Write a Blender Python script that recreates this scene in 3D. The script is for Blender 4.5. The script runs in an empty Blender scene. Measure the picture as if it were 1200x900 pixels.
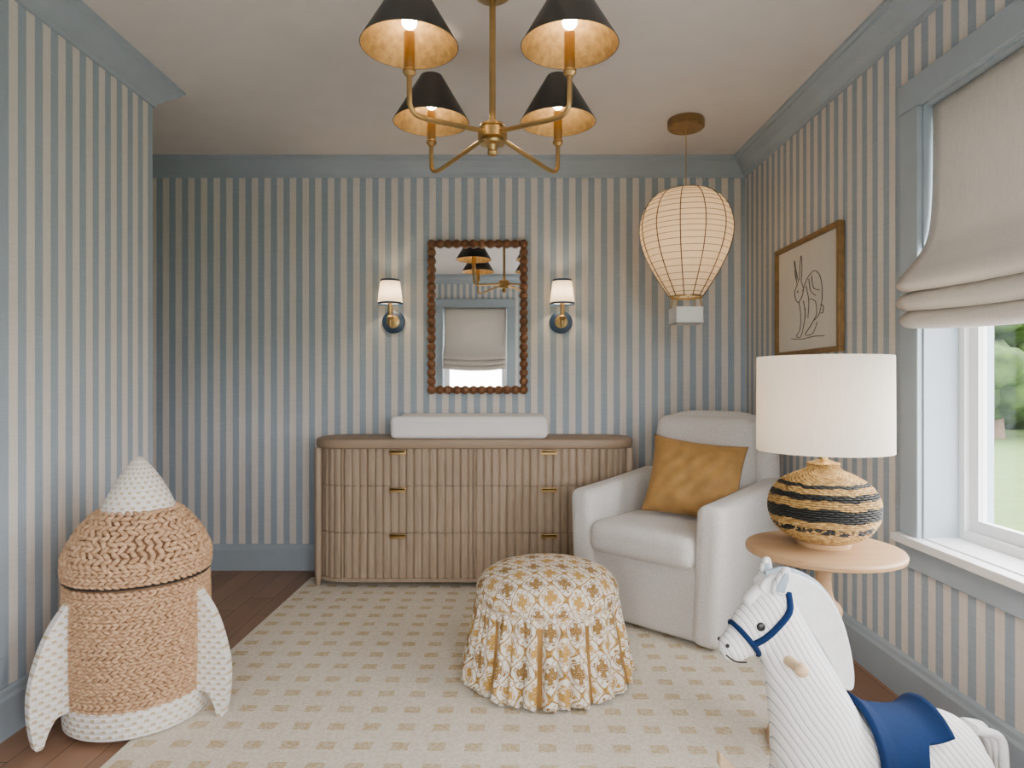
import bpy, bmesh, math, random
from math import sin, cos, pi, radians, sqrt, atan2
from mathutils import Vector, Matrix, noise as mnoise
random.seed(7)
scene = bpy.context.scene
col = scene.collection

# ------------------------------------------------------------------ nodes
class X:
    def __init__(s, nt, sock): s.nt = nt; s.s = sock
    def _m(s, op, a, b=None, c=None): return mth(s.nt, op, a, b, c)
    def __add__(s, o): return s._m('ADD', s, o)
    def __radd__(s, o): return s._m('ADD', o, s)
    def __sub__(s, o): return s._m('SUBTRACT', s, o)
    def __rsub__(s, o): return s._m('SUBTRACT', o, s)
    def __mul__(s, o): return s._m('MULTIPLY', s, o)
    def __rmul__(s, o): return s._m('MULTIPLY', o, s)
    def __truediv__(s, o): return s._m('DIVIDE', s, o)
    def fract(s): return s._m('FRACT', s)
    def floor(s): return s._m('FLOOR', s)
    def abs(s): return s._m('ABSOLUTE', s)
    def sin(s): return s._m('SINE', s)
    def cos(s): return s._m('COSINE', s)
    def gt(s, o): return s._m('GREATER_THAN', s, o)
    def lt(s, o): return s._m('LESS_THAN', s, o)
    def mn(s, o): return s._m('MINIMUM', s, o)
    def mx(s, o): return s._m('MAXIMUM', s, o)
    def clamp(s):
        r = s._m('ADD', s, 0.0); r.s.node.use_clamp = True; return r

def mth(nt, op, a, b=None, c=None):
    n = nt.nodes.new('ShaderNodeMath'); n.operation = op
    for i, v in enumerate((a, b, c)):
        if v is None: continue
        if isinstance(v, X): nt.links.new(v.s, n.inputs[i])
        else: n.inputs[i].default_value = v
    return X(nt, n.outputs[0])

def newmat(name):
    m = bpy.data.materials.new(name); m.use_nodes = True
    nt = m.node_tree
    return m, nt, nt.nodes['Principled BSDF']

def c4(c): return (c[0], c[1], c[2], 1.0)

def mixc(nt, f, a, b):
    n = nt.nodes.new('ShaderNodeMix'); n.data_type = 'RGBA'
    for v, i in ((f, 0), (a, 6), (b, 7)):
        if isinstance(v, X): nt.links.new(v.s, n.inputs[i])
        elif i == 0: n.inputs[i].default_value = v
        else: n.inputs[i].default_value = c4(v)
    return X(nt, n.outputs[2])

def coords(nt, kind='Object'):
    if kind == 'World':
        n = nt.nodes.new('ShaderNodeNewGeometry'); v = n.outputs['Position']
    else:
        n = nt.nodes.new('ShaderNodeTexCoord'); v = n.outputs[kind]
    sp = nt.nodes.new('ShaderNodeSeparateXYZ'); nt.links.new(v, sp.inputs[0])
    return X(nt, v), X(nt, sp.outputs[0]), X(nt, sp.outputs[1]), X(nt, sp.outputs[2])

def combine(nt, x, y, z):
    n = nt.nodes.new('ShaderNodeCombineXYZ')
    for i, v in enumerate((x, y, z)):
        if isinstance(v, X): nt.links.new(v.s, n.inputs[i])
        else: n.inputs[i].default_value = v
    return X(nt, n.outputs[0])

def noise(nt, vec, scale, detail=2.0, rough=0.5):
    n = nt.nodes.new('ShaderNodeTexNoise')
    n.inputs['Scale'].default_value = scale; n.inputs['Detail'].default_value = detail
    n.inputs['Roughness'].default_value = rough
    nt.links.new(vec.s, n.inputs['Vector'])
    return X(nt, n.outputs['Fac'])

def bump(nt, b, h, strength=0.3, dist=0.01):
    n = nt.nodes.new('ShaderNodeBump'); n.inputs['Strength'].default_value = strength
    n.inputs['Distance'].default_value = dist
    nt.links.new(h.s, n.inputs['Height']); nt.links.new(n.outputs[0], b.inputs['Normal'])
    return n

def simple(name, color, rough=0.6, metal=0.0, var=0.12, vscale=8, bscale=0, bstr=0.2, bdist=0.003, sheen=0, color2=None):
    m, nt, b = newmat(name)
    v, x, y, z = coords(nt, 'Object')
    nz = noise(nt, v, vscale, 3)
    c2 = color2 if color2 else tuple(c * (1 - 2 * var) for c in color)
    cc = mixc(nt, ((nz - 0.35) * 3.0).clamp(), c2, color)
    nt.links.new(cc.s, b.inputs['Base Color'])
    b.inputs['Roughness'].default_value = rough
    b.inputs['Metallic'].default_value = metal
    if sheen: b.inputs['Sheen Weight'].default_value = sheen
    if bscale: bump(nt, b, noise(nt, v, bscale, 2), bstr, bdist)
    return m

def translucentmat(name, color, fac=0.5, weave=600, tcol=None):
    m, nt, b = newmat(name)
    v, x, y, z = coords(nt, 'Object')
    n1 = noise(nt, combine(nt, x, y, z * 0.08), weave * 0.4, 2)
    n2 = noise(nt, combine(nt, x * 0.1, y * 0.1, z), weave, 2)
    nn = (n1 + n2) * 0.5
    cc = mixc(nt, ((nn - 0.35) * 3).clamp(), tuple(c * 0.86 for c in color), color)
    nt.links.new(cc.s, b.inputs['Base Color']); b.inputs['Roughness'].default_value = 0.85
    bump(nt, b, nn, 0.25, 0.002)
    tr = nt.nodes.new('ShaderNodeBsdfTranslucent')
    if tcol: tr.inputs[0].default_value = c4(tcol)
    else: nt.links.new(cc.s, tr.inputs[0])
    mx = nt.nodes.new('ShaderNodeMixShader'); mx.inputs[0].default_value = fac
    nt.links.new(b.outputs[0], mx.inputs[1]); nt.links.new(tr.outputs[0], mx.inputs[2])
    out = [n for n in nt.nodes if n.type == 'OUTPUT_MATERIAL'][0]
    nt.links.new(mx.outputs[0], out.inputs[0])
    return m

def wallpaper(name, axis):
    m, nt, b = newmat(name)
    v, x, y, z = coords(nt, 'World')
    t = x if axis == 'x' else y
    P = 0.0800
    f = (t / P + 0.25).fract()
    mask = ((f - 0.5).abs() * 60.0 - 14.4).clamp()
    hv = noise(nt, combine(nt, x, y, z * 0.03), 260, 3)
    hh = noise(nt, combine(nt, x * 0.05, y * 0.05, z), 320, 3)
    lin = (((hv + hh) * 0.5 - 0.35) * 3.3).clamp()
    blue = mixc(nt, lin, (0.290, 0.355, 0.420), (0.365, 0.435, 0.500))
    cream = mixc(nt, lin, (0.63, 0.59, 0.54), (0.745, 0.705, 0.655))
    cc = mixc(nt, mask, blue, cream)
    nt.links.new(cc.s, b.inputs['Base Color']); b.inputs['Roughness'].default_value = 0.85
    bump(nt, b, lin, 0.12, 0.002)
    return m

def woodmat(name, c1, c2, axis='z', scale=1.0, rough=0.5, ringscale=14, coord='Object'):
    m, nt, b = newmat(name)
    v, x, y, z = coords(nt, coord)
    s = [1.0, 1.0, 1.0]; s['xyz'.index(axis)] = 0.07
    vec = combine(nt, x * (s[0] * scale), y * (s[1] * scale), z * (s[2] * scale))
    n1 = noise(nt, vec, ringscale, 4, 0.6)
    n2 = noise(nt, vec, ringscale * 8, 3, 0.6)
    g = ((n1 * 9).sin() * 0.25 + 0.5) * 0.6 + n2 * 0.5
    cc = mixc(nt, ((g - 0.25) * 1.8).clamp(), c1, c2)
    nt.links.new(cc.s, b.inputs['Base Color']); b.inputs['Roughness'].default_value = rough
    bump(nt, b, n2, 0.15, 0.002)
    return m

def floormat():
    m, nt, b = newmat('oak_planks')
    v, x, y, z = coords(nt, 'World')
    W = 0.13
    px = x / W
    idx = px.floor()
    off = (idx * 12.9898).sin() * 43.5
    L = 1.4
    py = y / L + off
    jx = (px.fract() - 0.5).abs().gt(0.488)
    jy = (py.fract() - 0.5).abs().gt(0.4985)
    gap = jx.mx(jy)
    rnd = ((idx * 7.13 + py.floor() * 3.77).sin() * 437.5).fract()
    vec = combine(nt, x, y * 0.07 + rnd * 5.0, z)
    n1 = noise(nt, vec, 18, 4, 0.6); n2 = noise(nt, vec, 120, 3)
    g = (n1 * 0.6 + n2 * 0.3 + rnd * 0.45 - 0.2).clamp()
    cc = mixc(nt, g, (0.15, 0.075, 0.043), (0.37, 0.215, 0.13))
    cc = mixc(nt, gap, cc, (0.04, 0.02, 0.012))
    nt.links.new(cc.s, b.inputs['Base Color']); b.inputs['Roughness'].default_value = 0.42
    bump(nt, b, n2 - gap, 0.15, 0.003)
    return m

def rugmat():
    m, nt, b = newmat('rug_wool')
    v, x, y, z = coords(nt, 'Object')
    wob = noise(nt, v, 60, 2)
    wx = x + (wob - 0.5) * 0.014; wy = y + (noise(nt, combine(nt, x + 5.0, y, z), 60, 2) - 0.5) * 0.014
    P = 0.118
    fx = (wx / P).fract(); fy = (wy / P).fract()
    sq = (fx - 0.5).abs().lt(0.24) * (fy - 0.5).abs().lt(0.195)
    fl = noise(nt, v, 100, 3, 0.75)
    hole = ((fl - 0.43) * 9).clamp()
    base = mixc(nt, ((fl - 0.32) * 3.2).clamp(), (0.66, 0.595, 0.47), (0.87, 0.82, 0.715))
    big = noise(nt, v, 2.2, 2)
    gold = mixc(nt, big, (0.50, 0.35, 0.135), (0.64, 0.51, 0.28))
    cc = mixc(nt, sq * (hole * 0.75 + 0.2), base, gold)
    nt.links.new(cc.s, b.inputs['Base Color']); b.inputs['Roughness'].default_value = 0.95
    bump(nt, b, fl * 0.6 + noise(nt, v, 500, 2) * 0.5 + sq * 0.3, 0.8, 0.007)
    return m

def ottomanmat():
    m, nt, b = newmat('block_print_fabric')
    v, U, V, z = coords(nt, 'UV')
    wob = noise(nt, v, 11, 3)
    wob2 = noise(nt, combine(nt, U + 7.3, V, z), 11, 3)
    u = (U + (wob - 0.5) * 0.036) * (2 * pi / 0.112); w = (V + (wob2 - 0.5) * 0.036) * (2 * pi / 0.142)
    g = u.cos() + w.cos()
    ag = g.abs()
    lattice = ag.lt(0.13)
    med = ag.gt(0.95)
    ring = ag.gt(1.10) * ag.lt(1.21)
    petals = ((u * 4).cos() * (w * 4).cos()).gt(0.55) * ag.gt(1.25) * ag.lt(1.72)
    leaf = ((u * 2.0 + (w * 2).sin() * 1.6).sin().abs()).lt(0.24) * ag.gt(0.28) * ag.lt(0.85)
    small = ((u * 3).sin() * (w * 3).sin()).gt(0.52) * ag.gt(0.25) * ag.lt(0.85)
    print_ = (lattice + med * (1 - ring) * (1 - petals) + small + leaf).clamp()
    fl = noise(nt, v, 220, 2)
    brk = ((fl - 0.30) * 8).clamp()
    gold = mixc(nt, g.gt(0.0), (0.27, 0.145, 0.030), (0.47, 0.265, 0.050))
    cc = mixc(nt, print_ * brk, (0.78, 0.735, 0.645), gold)
    nt.links.new(cc.s, b.inputs['Base Color']); b.inputs['Roughness'].default_value = 0.9
    bump(nt, b, fl, 0.2, 0.002)
    return m

def dotweave():
    m, nt, b = newmat('white_weave_beige_dash')
    v, U, V, z = coords(nt, 'UV')
    r = (V / 0.018).floor()
    fu = (U / 0.036 + r * 0.5).fract(); fv = (V / 0.018).fract()
    d = (fu - 0.5).abs().lt(0.20) * (fv - 0.5).abs().lt(0.25)
    h = (fv * pi).sin() * ((U / 0.018 * pi).sin().abs() * 0.5 + 0.5)
    cc = mixc(nt, d, (0.80, 0.775, 0.73), (0.56, 0.45, 0.29))
    nt.links.new(cc.s, b.inputs['Base Color']); b.inputs['Roughness'].default_value = 0.8
    bump(nt, b, h, 0.6, 0.005)
    return m

def corduroy(name, base, stripe):
    m, nt, b = newmat(name)
    v, x, y, z = coords(nt, 'Object')
    t = (x * 0.95 + z * 0.55) / 0.0150
    f = (t + noise(nt, v, 6, 1) * 2.2).fract()
    line = ((f - 0.5).abs() * 10.0 - 3.9).clamp()
    cc = mixc(nt, line, base, stripe)
    nt.links.new(cc.s, b.inputs['Base Color']); b.inputs['Roughness'].default_value = 0.9
    bump(nt, b, (f * pi).sin() + noise(nt, v, 300, 2) * 0.3, 0.5, 0.003)
    return m

def emit(name, color, strength):
    m, nt, b = newmat(name)
    b.inputs['Base Color'].default_value = c4(color)
    b.inputs['Emission Color'].default_value = c4(color)
    b.inputs['Emission Strength'].default_value = strength
    return m

def glassmat():
    m, nt, b = newmat('window_glass')
    tr = nt.nodes.new('ShaderNodeBsdfTransparent'); gl = nt.nodes.new('ShaderNodeBsdfGlossy')
    gl.inputs['Roughness'].default_value = 0.02
    mx = nt.nodes.new('ShaderNodeMixShader'); mx.inputs[0].default_value = 0.04
    nt.links.new(tr.outputs[0], mx.inputs[1]); nt.links.new(gl.outputs[0], mx.inputs[2])
    out = [n for n in nt.nodes if n.type == 'OUTPUT_MATERIAL'][0]
    nt.links.new(mx.outputs[0], out.inputs[0])
    return m

# ------------------------------------------------------------------ geometry
def root(name, loc=(0, 0, 0), rz=0.0):
    e = bpy.data.objects.new(name, None); e.location = loc; e.rotation_euler = (0, 0, radians(rz))
    e.empty_display_size = 0.1; col.objects.link(e); return e

def mk(name, verts, faces, mat, parent=None, loc=(0, 0, 0), rot=(0, 0, 0), smooth=True, angle=38, uvs=None):
    me = bpy.data.meshes.new(name); me.from_pydata([tuple(v) for v in verts], [], faces); me.update()
    if uvs is not None:
        ul = me.uv_layers.new(name='UVMap')
        for i, uv in enumerate(uvs): ul.data[i].uv = uv
    if mat:
        for mm in (mat if isinstance(mat, (list, tuple)) else [mat]): me.materials.append(mm)
    if smooth:
        me.polygons.foreach_set('use_smooth', [True] * len(me.polygons))
        me.set_sharp_from_angle(angle=radians(angle))
    o = bpy.data.objects.new(name, me); o.location = loc; o.rotation_euler = rot
    col.objects.link(o)
    if parent: o.parent = parent
    return o

def fix(o):
    bm = bmesh.new(); bm.from_mesh(o.data); bmesh.ops.recalc_face_normals(bm, faces=bm.faces[:]); bm.to_mesh(o.data); bm.free(); return o

def bevel(o, w, seg=2):
    b = o.modifiers.new('bevel', 'BEVEL'); b.width = w; b.segments = seg; b.limit_method = 'ANGLE'; b.angle_limit = radians(35); return o

def boxes(name, lst, mat, parent=None, loc=(0, 0, 0), rot=(0, 0, 0), bev=0):
    V, F = [], []
    for (x0, x1, y0, y1, z0, z1) in lst:
        n = len(V)
        V += [(x0, y0, z0), (x1, y0, z0), (x1, y1, z0), (x0, y1, z0), (x0, y0, z1), (x1, y0, z1), (x1, y1, z1), (x0, y1, z1)]
        F += [tuple(n + i for i in f) for f in ((0, 3, 2, 1), (4, 5, 6, 7), (0, 1, 5, 4), (1, 2, 6, 5), (2, 3, 7, 6), (3, 0, 4, 7))]
    o = mk(name, V, F, mat, parent, loc, rot, smooth=bool(bev))
    if bev: bevel(o, bev)
    return o

def grid(name, nu, nv, f, mat, parent=None, loc=(0, 0, 0), rot=(0, 0, 0), closed=True, angle=60, matidx=None):
    """f(s,t) -> (x,y,z,U,V); s in 0..1 around, t in 0..1 along"""
    pts = [[f(i / nu, j / (nv - 1)) for i in range(nu + 1)] for j in range(nv)]
    n = nu if closed else nu + 1
    V = [p[:3] for row in pts for p in row[:n]]
    F, UV, MI = [], [], []
    for j in range(nv - 1):
        for i in range(nu):
            i2 = (i + 1) % n
            F.append((j * n + i, j * n + i2, (j + 1) * n + i2, (j + 1) * n + i))
            for (jj, ii) in ((j, i), (j, i + 1), (j + 1, i + 1), (j + 1, i)): UV.append(pts[jj][ii][3:5])
            if matidx: MI.append(matidx((i + 0.5) / nu, (j + 0.5) / (nv - 1)))
    o = mk(name, V, F, mat, parent, loc, rot, uvs=UV, angle=angle)
    if matidx: o.data.polygons.foreach_set('material_index', MI)
    return o

def lathe(name, prof, mat, parent=None, loc=(0, 0, 0), rot=(0, 0, 0), segs=48, angle=35):
    L = [0]
    for a, b in zip(prof, prof[1:]): L.append(L[-1] + sqrt((a[0] - b[0]) ** 2 + (a[1] - b[1]) ** 2))
    R = max(p[0] for p in prof)
    n = len(prof)
    def f(s, t):
        k = int(round(t * (n - 1))); r, z = prof[k]; r = max(r, 0.0004)
        return (r * cos(2 * pi * s), r * sin(2 * pi * s), z, s * 2 * pi * R, L[k])
    return fix(grid(name, segs, n, f, mat, parent, loc, rot, angle=angle))

def cat(pts, n=6, closed=False):
    out = []; m = len(pts)
    rng = range(m) if closed else range(m - 1)
    P = [Vector(p) for p in pts]
    for i in rng:
        if closed: a, b, c, d = P[(i - 1) % m], P[i], P[(i + 1) % m], P[(i + 2) % m]
        else: a, b, c, d = P[max(i - 1, 0)], P[i], P[i + 1], P[min(i + 2, m - 1)]
        for k in range(n):
            t = k / n
            out.append(0.5 * ((2 * b) + (c - a) * t + (2 * a - 5 * b + 4 * c - d) * t * t + (3 * b - a - 3 * c + d) * t ** 3))
    if not closed: out.append(P[-1])
    return out

def tubes(name, paths, r, mat, parent=None, loc=(0, 0, 0), rot=(0, 0, 0), cyclic=False, res=4):
    cu = bpy.data.curves.new(name, 'CURVE'); cu.dimensions = '3D'; cu.bevel_depth = r; cu.bevel_resolution = res; cu.use_fill_caps = True
    for pts in paths:
        sp = cu.splines.new('POLY'); sp.points.add(len(pts) - 1)
        for q, p in zip(sp.points, pts): q.co = (p[0], p[1], p[2], 1)
        sp.use_cyclic_u = cyclic; sp.use_smooth = True
    cu.materials.append(mat)
    o = bpy.data.objects.new(name, cu); o.location = loc; o.rotation_euler = rot; col.objects.link(o)
    if parent: o.parent = parent
    return o

def rbox(name, size, r, mat, parent=None, loc=(0, 0, 0), rot=(0, 0, 0), fn=None, k=8):
    hs = [s / 2 for s in size]; r = min(r, min(hs) * 0.999)
    def ax(h):
        inner = h - r
        c = [-h + r * q for q in (0, .18, .4, .65)]
        c += [-inner + 2 * inner * i / k for i in range(k + 1)]
        c += [h - r * q for q in (.65, .4, .18, 0)]
        return c
    A = [ax(h) for h in hs]
    bm = bmesh.new()
    for axis in range(3):
        u, v = [a for a in range(3) if a != axis]
        for sgn in (-1, 1):
            g = []
            for a in A[u]:
                row = []
                for b in A[v]:
                    p = [0, 0, 0]; p[axis] = sgn * hs[axis]; p[u] = a; p[v] = b
                    row.append(bm.verts.new(p))
                g.append(row)
            for i in range(len(g) - 1):
                for j in range(len(g[0]) - 1):
                    bm.faces.new((g[i][j], g[i + 1][j], g[i + 1][j + 1], g[i][j + 1]))
    bmesh.ops.remove_doubles(bm, verts=bm.verts[:], dist=1e-5)
    for vv in bm.verts:
        p = vv.co
        inn = Vector([max(-(h - r), min(h - r, c)) for c, h in zip(p, hs)])
        d = p - inn
        if d.length > 1e-9: p = inn + d.normalized() * r
        if fn: p = fn(Vector(p))
        vv.co = p
    bmesh.ops.recalc_face_normals(bm, faces=bm.faces[:])
    me = bpy.data.meshes.new(name); bm.to_mesh(me); bm.free()
    me.materials.append(mat); me.polygons.foreach_set('use_smooth', [True] * len(me.polygons))
    o = bpy.data.objects.new(name, me); o.location = loc; o.rotation_euler = rot; col.objects.link(o)
    if parent: o.parent = parent
    return o

def sphere(name, r, mat, parent=None, loc=(0, 0, 0), scale=(1, 1, 1), sub=3):
    bm = bmesh.new(); bmesh.ops.create_icosphere(bm, subdivisions=sub, radius=r)
    me = bpy.data.meshes.new(name); bm.to_mesh(me); bm.free(); me.materials.append(mat)
    me.polygons.foreach_set('use_smooth', [True] * len(me.polygons))
    o = bpy.data.objects.new(name, me); o.location = loc; o.scale = scale; col.objects.link(o)
    if parent: o.parent = parent
    return o

def extr(name, pts, th, mat, parent=None, loc=(0, 0, 0), rot=(0, 0, 0), bev=0.004):
    """outline in local XZ, thickness along Y"""
    n = len(pts)
    V = [(p[0], -th / 2, p[1]) for p in pts] + [(p[0], th / 2, p[1]) for p in pts]
    F = [tuple(range(n)), tuple(reversed(range(n, 2 * n)))] + [(i, i + n, (i + 1) % n + n, (i + 1) % n) for i in range(n)]
    uv = []
    for f in F:
        for i in f: uv.append((V[i][0], V[i][2]))
    o = fix(mk(name, V, F, mat, parent, loc, rot, uvs=uv, angle=50))
    if bev: bevel(o, bev, 3)
    return o

def blobs(name, items, mat, parent=None, loc=(0, 0, 0), sub=2):
    """items: (pos, eu, ev, en) ellipsoids with half axes vectors"""
    bm = bmesh.new(); bmesh.ops.create_icosphere(bm, subdivisions=sub, radius=1)
    TV = [v.co.copy() for v in bm.verts]; TF = [tuple(v.index for v in f.verts) for f in bm.faces]; bm.free()
    V, F = [], []
    for p, a, b, c in items:
        n = len(V)
        V += [p + a * t.x + b * t.y + c * t.z for t in TV]
        F += [tuple(n + i for i in f) for f in TF]
    return mk(name, V, F, mat, parent, loc, angle=180)

def bulb(name, r, power, mat_color, parent, loc):
    st = power / (pi * 4 * pi * r * r)
    return sphere(name, r, emit(name + '_glow', mat_color, st), parent, loc, sub=2)

# ------------------------------------------------------------------ materials
M_wx = wallpaper('striped_wallpaper_x', 'x'); M_wy = wallpaper('striped_wallpaper_y', 'y')
M_trim = simple('dusty_blue_paint', (0.36, 0.43, 0.49), 0.5, var=0.03)
M_ceil = simple('ceiling_paint', (0.70, 0.665, 0.635), 0.9, var=0.02, bscale=120, bstr=0.08)
M_floor = floormat(); M_rug = rugmat()
M_white = simple('white_window_paint', (0.80, 0.81, 0.82), 0.4, var=0.02)
M_brass = simple('aged_brass', (0.50, 0.34, 0.14), 0.33, 1.0, var=0.06, vscale=30)
M_black = simple('black_lacquer', (0.012, 0.012, 0.013), 0.4, var=0.05)
M_gold_leaf = simple('gold_leaf', (0.36, 0.225, 0.075), 0.5, 0.45, vscale=45, color2=(0.22, 0.13, 0.042))
M_navy = simple('navy_enamel', (0.018, 0.045, 0.10), 0.35, var=0.05)
M_bob = woodmat('walnut', (0.11, 0.042, 0.016), (0.30, 0.13, 0.05), 'z', 1, 0.4)
M_wick = simple('dark_wicker', (0.24, 0.13, 0.065), 0.8)
M_oak = woodmat('washed_oak', (0.235, 0.170, 0.112), (0.49, 0.385, 0.28), 'z', 1.0, 0.6, 20)
M_oakx = woodmat('washed_oak_top', (0.24, 0.17, 0.11), (0.41, 0.305, 0.21), 'x', 1.0, 0.5, 16)
M_table = woodmat('natural_ash', (0.42, 0.25, 0.12), (0.60, 0.39, 0.21), 'x', 1.0, 0.45, 9)
M_dark = simple('dark_brown_matte', (0.03, 0.022, 0.016), 0.9)  # even dark brown for inner cores, lid seam, nostrils and mouth stitch
M_boucle = simple('white_boucle', (0.80, 0.78, 0.75), 0.95, var=0.07, vscale=120, bscale=200, bstr=0.9, bdist=0.009, sheen=0.2)
M_pad = simple('white_pad_cover', (0.80, 0.80, 0.80), 0.8, var=0.02, bscale=200, bstr=0.2)
M_ochre = simple('ochre_velvet', (0.37, 0.195, 0.045), 0.7, var=0.16, vscale=14, bscale=90, bstr=0.25, sheen=0.15)
M_shade = translucentmat('linen_lampshade', (0.84, 0.83, 0.80), 0.4, 500, (0.86, 0.76, 0.62))
M_paper = translucentmat('rice_paper', (0.78, 0.71, 0.59), 0.42, 200, (0.88, 0.70, 0.46))
M_roman = translucentmat('roman_linen', (0.68, 0.645, 0.60), 0.18, 500)
M_glass = glassmat()
M_mirror = simple('mirror_glass', (0.9, 0.9, 0.9), 0.01, 1.0, var=0.0)
M_cane = simple('seagrass_braid', (0.64, 0.42, 0.245), 0.7, vscale=70, color2=(0.38, 0.22, 0.115))
M_weave = dotweave()
M_otto = ottomanmat()
M_horse = corduroy('horse_corduroy', (0.78, 0.765, 0.745), (0.27, 0.32, 0.39))
M_mane = simple('mane_felt', (0.74, 0.74, 0.73), 0.95, var=0.05, vscale=30, bscale=200, bstr=0.4)
M_manein = simple('mane_blue_edge', (0.33, 0.41, 0.48), 0.95, var=0.05, vscale=30)
M_saddle = simple('blue_velvet', (0.003, 0.020, 0.078), 0.9, var=0.12, vscale=10, bscale=150, bstr=0.2)
M_saddle.node_tree.nodes['Principled BSDF'].inputs['Specular IOR Level'].default_value = 0.2
M_peg = woodmat('birch', (0.55, 0.38, 0.22), (0.70, 0.53, 0.34), 'x', 1, 0.5)
M_frame = simple('antique_gold_wood', (0.27, 0.16, 0.06), 0.45, 0.3, vscale=25)
M_art = simple('art_paper', (0.72, 0.69, 0.63), 0.9, var=0.03, vscale=5)
M_ink = simple('ink', (0.05, 0.05, 0.05), 0.8)

# ------------------------------------------------------------------ room
H = 2.58; XR = 1.47; XL = -1.685; YB = 4.14; YF = -0.30; YC = 3.08; XA = -3.0
boxes('floor', [(XA - .2, XR + .25, YF - .25, YB + .2, -0.12, 0)], M_floor)
boxes('ceiling', [(XA - .2, XR + .25, YF - .25, YB + .2, H, H + .12)], M_ceil)
boxes('wall_back', [(XA - .2, XR + .25, YB, YB + .2, 0, H)], M_wx)
wy0, wy1, wz0, wz1 = 1.10, 2.352, 0.617, 2.17
ny0, ny1 = -.10, .72
boxes('wall_right', [(XR, XR + .25, YF, ny0, 0, H), (XR, XR + .25, ny1, wy0, 0, H), (XR, XR + .25, wy1, YB, 0, H),
                     (XR, XR + .25, wy0, wy1, 0, wz0), (XR, XR + .25, wy0, wy1, wz1, H), (XR, XR + .25, ny0, ny1, 0, wz0), (XR, XR + .25, ny0, ny1, wz1, H)], M_wy)
boxes('wall_left', [(XA, XL, YF, YC, 0, H)], M_wy)
boxes('wall_alcove', [(XA - .2, XA, YF, YB, 0, H)], M_wy)
rx0, rx1 = -0.90, -0.06
qx0, qx1 = 0.32, 1.16
boxes('wall_front', [(XA, rx0, YF - .25, YF, 0, H), (rx1, qx0, YF - .25, YF, 0, H), (qx1, XR + .25, YF - .25, YF, 0, H), (rx0, rx1, YF - .25, YF, 0, wz0), (rx0, rx1, YF - .25, YF, wz1, H),
                     (qx0, qx1, YF - .25, YF, 0, wz0), (qx0, qx1, YF - .25, YF, wz1, H)], M_wx)

CR = [(0, -.112), (.010, -.112), (.014, -.095), (.024, -.088), (.045, -.062), (.075, -.040), (.088, -.032), (.090, -.020), (.104, -.014), (.104, -.0005), (0, -.0005)]
BB = [(0, .0), (.020, .0), (.020, .128), (.014, .140), (.012, .155), (.006, .163), (0, .163)]
def run(name, p0, p1, nrm, prof, zb, m0, m1):
    p0, p1, nrm = Vector(p0), Vector(p1), Vector(nrm); d = (p1 - p0).normalized(); V = []; n = len(prof)
    for p, m, in ((p0, m0), (p1, m1)):
        for (o, z) in prof:
            q = p + nrm * o + d * (m * o); V.append((q.x, q.y, zb + z))
    F = [(i, (i + 1) % n, (i + 1) % n + n, i + n) for i in range(n)] + [tuple(range(n)), tuple(range(n, 2 * n))]
    return fix(mk(name, V, F, M_trim, smooth=False))
for nm, pr, zb in (('crown', CR, H), ('base', BB, 0.0)):
    tag = (lambda i, s: 'trim_%d' % i) if nm == 'crown' else (lambda i, s: 'baseboard_' + s)
    run(tag(1, 'back'), (XA, YB), (XR, YB), (0, -1), pr, zb, 1, -1)
    run(tag(2, 'right'), (XR, YB), (XR, YF), (-1, 0), pr, zb, 1, -1)
    run(tag(3, 'front'), (XR, YF), (XL, YF), (0, 1), pr, zb, 1, -1)
    run(tag(4, 'left'), (XL, YF), (XL, YC), (1, 0), pr, zb, 1, 1)
    run(tag(5, 'alcove_near'), (XL, YC), (XA, YC), (0, 1), pr, zb, -1, -1)
    run(tag(6, 'alcove'), (XA, YC), (XA, YB), (1, 0), pr, zb, 1, -1)

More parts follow.
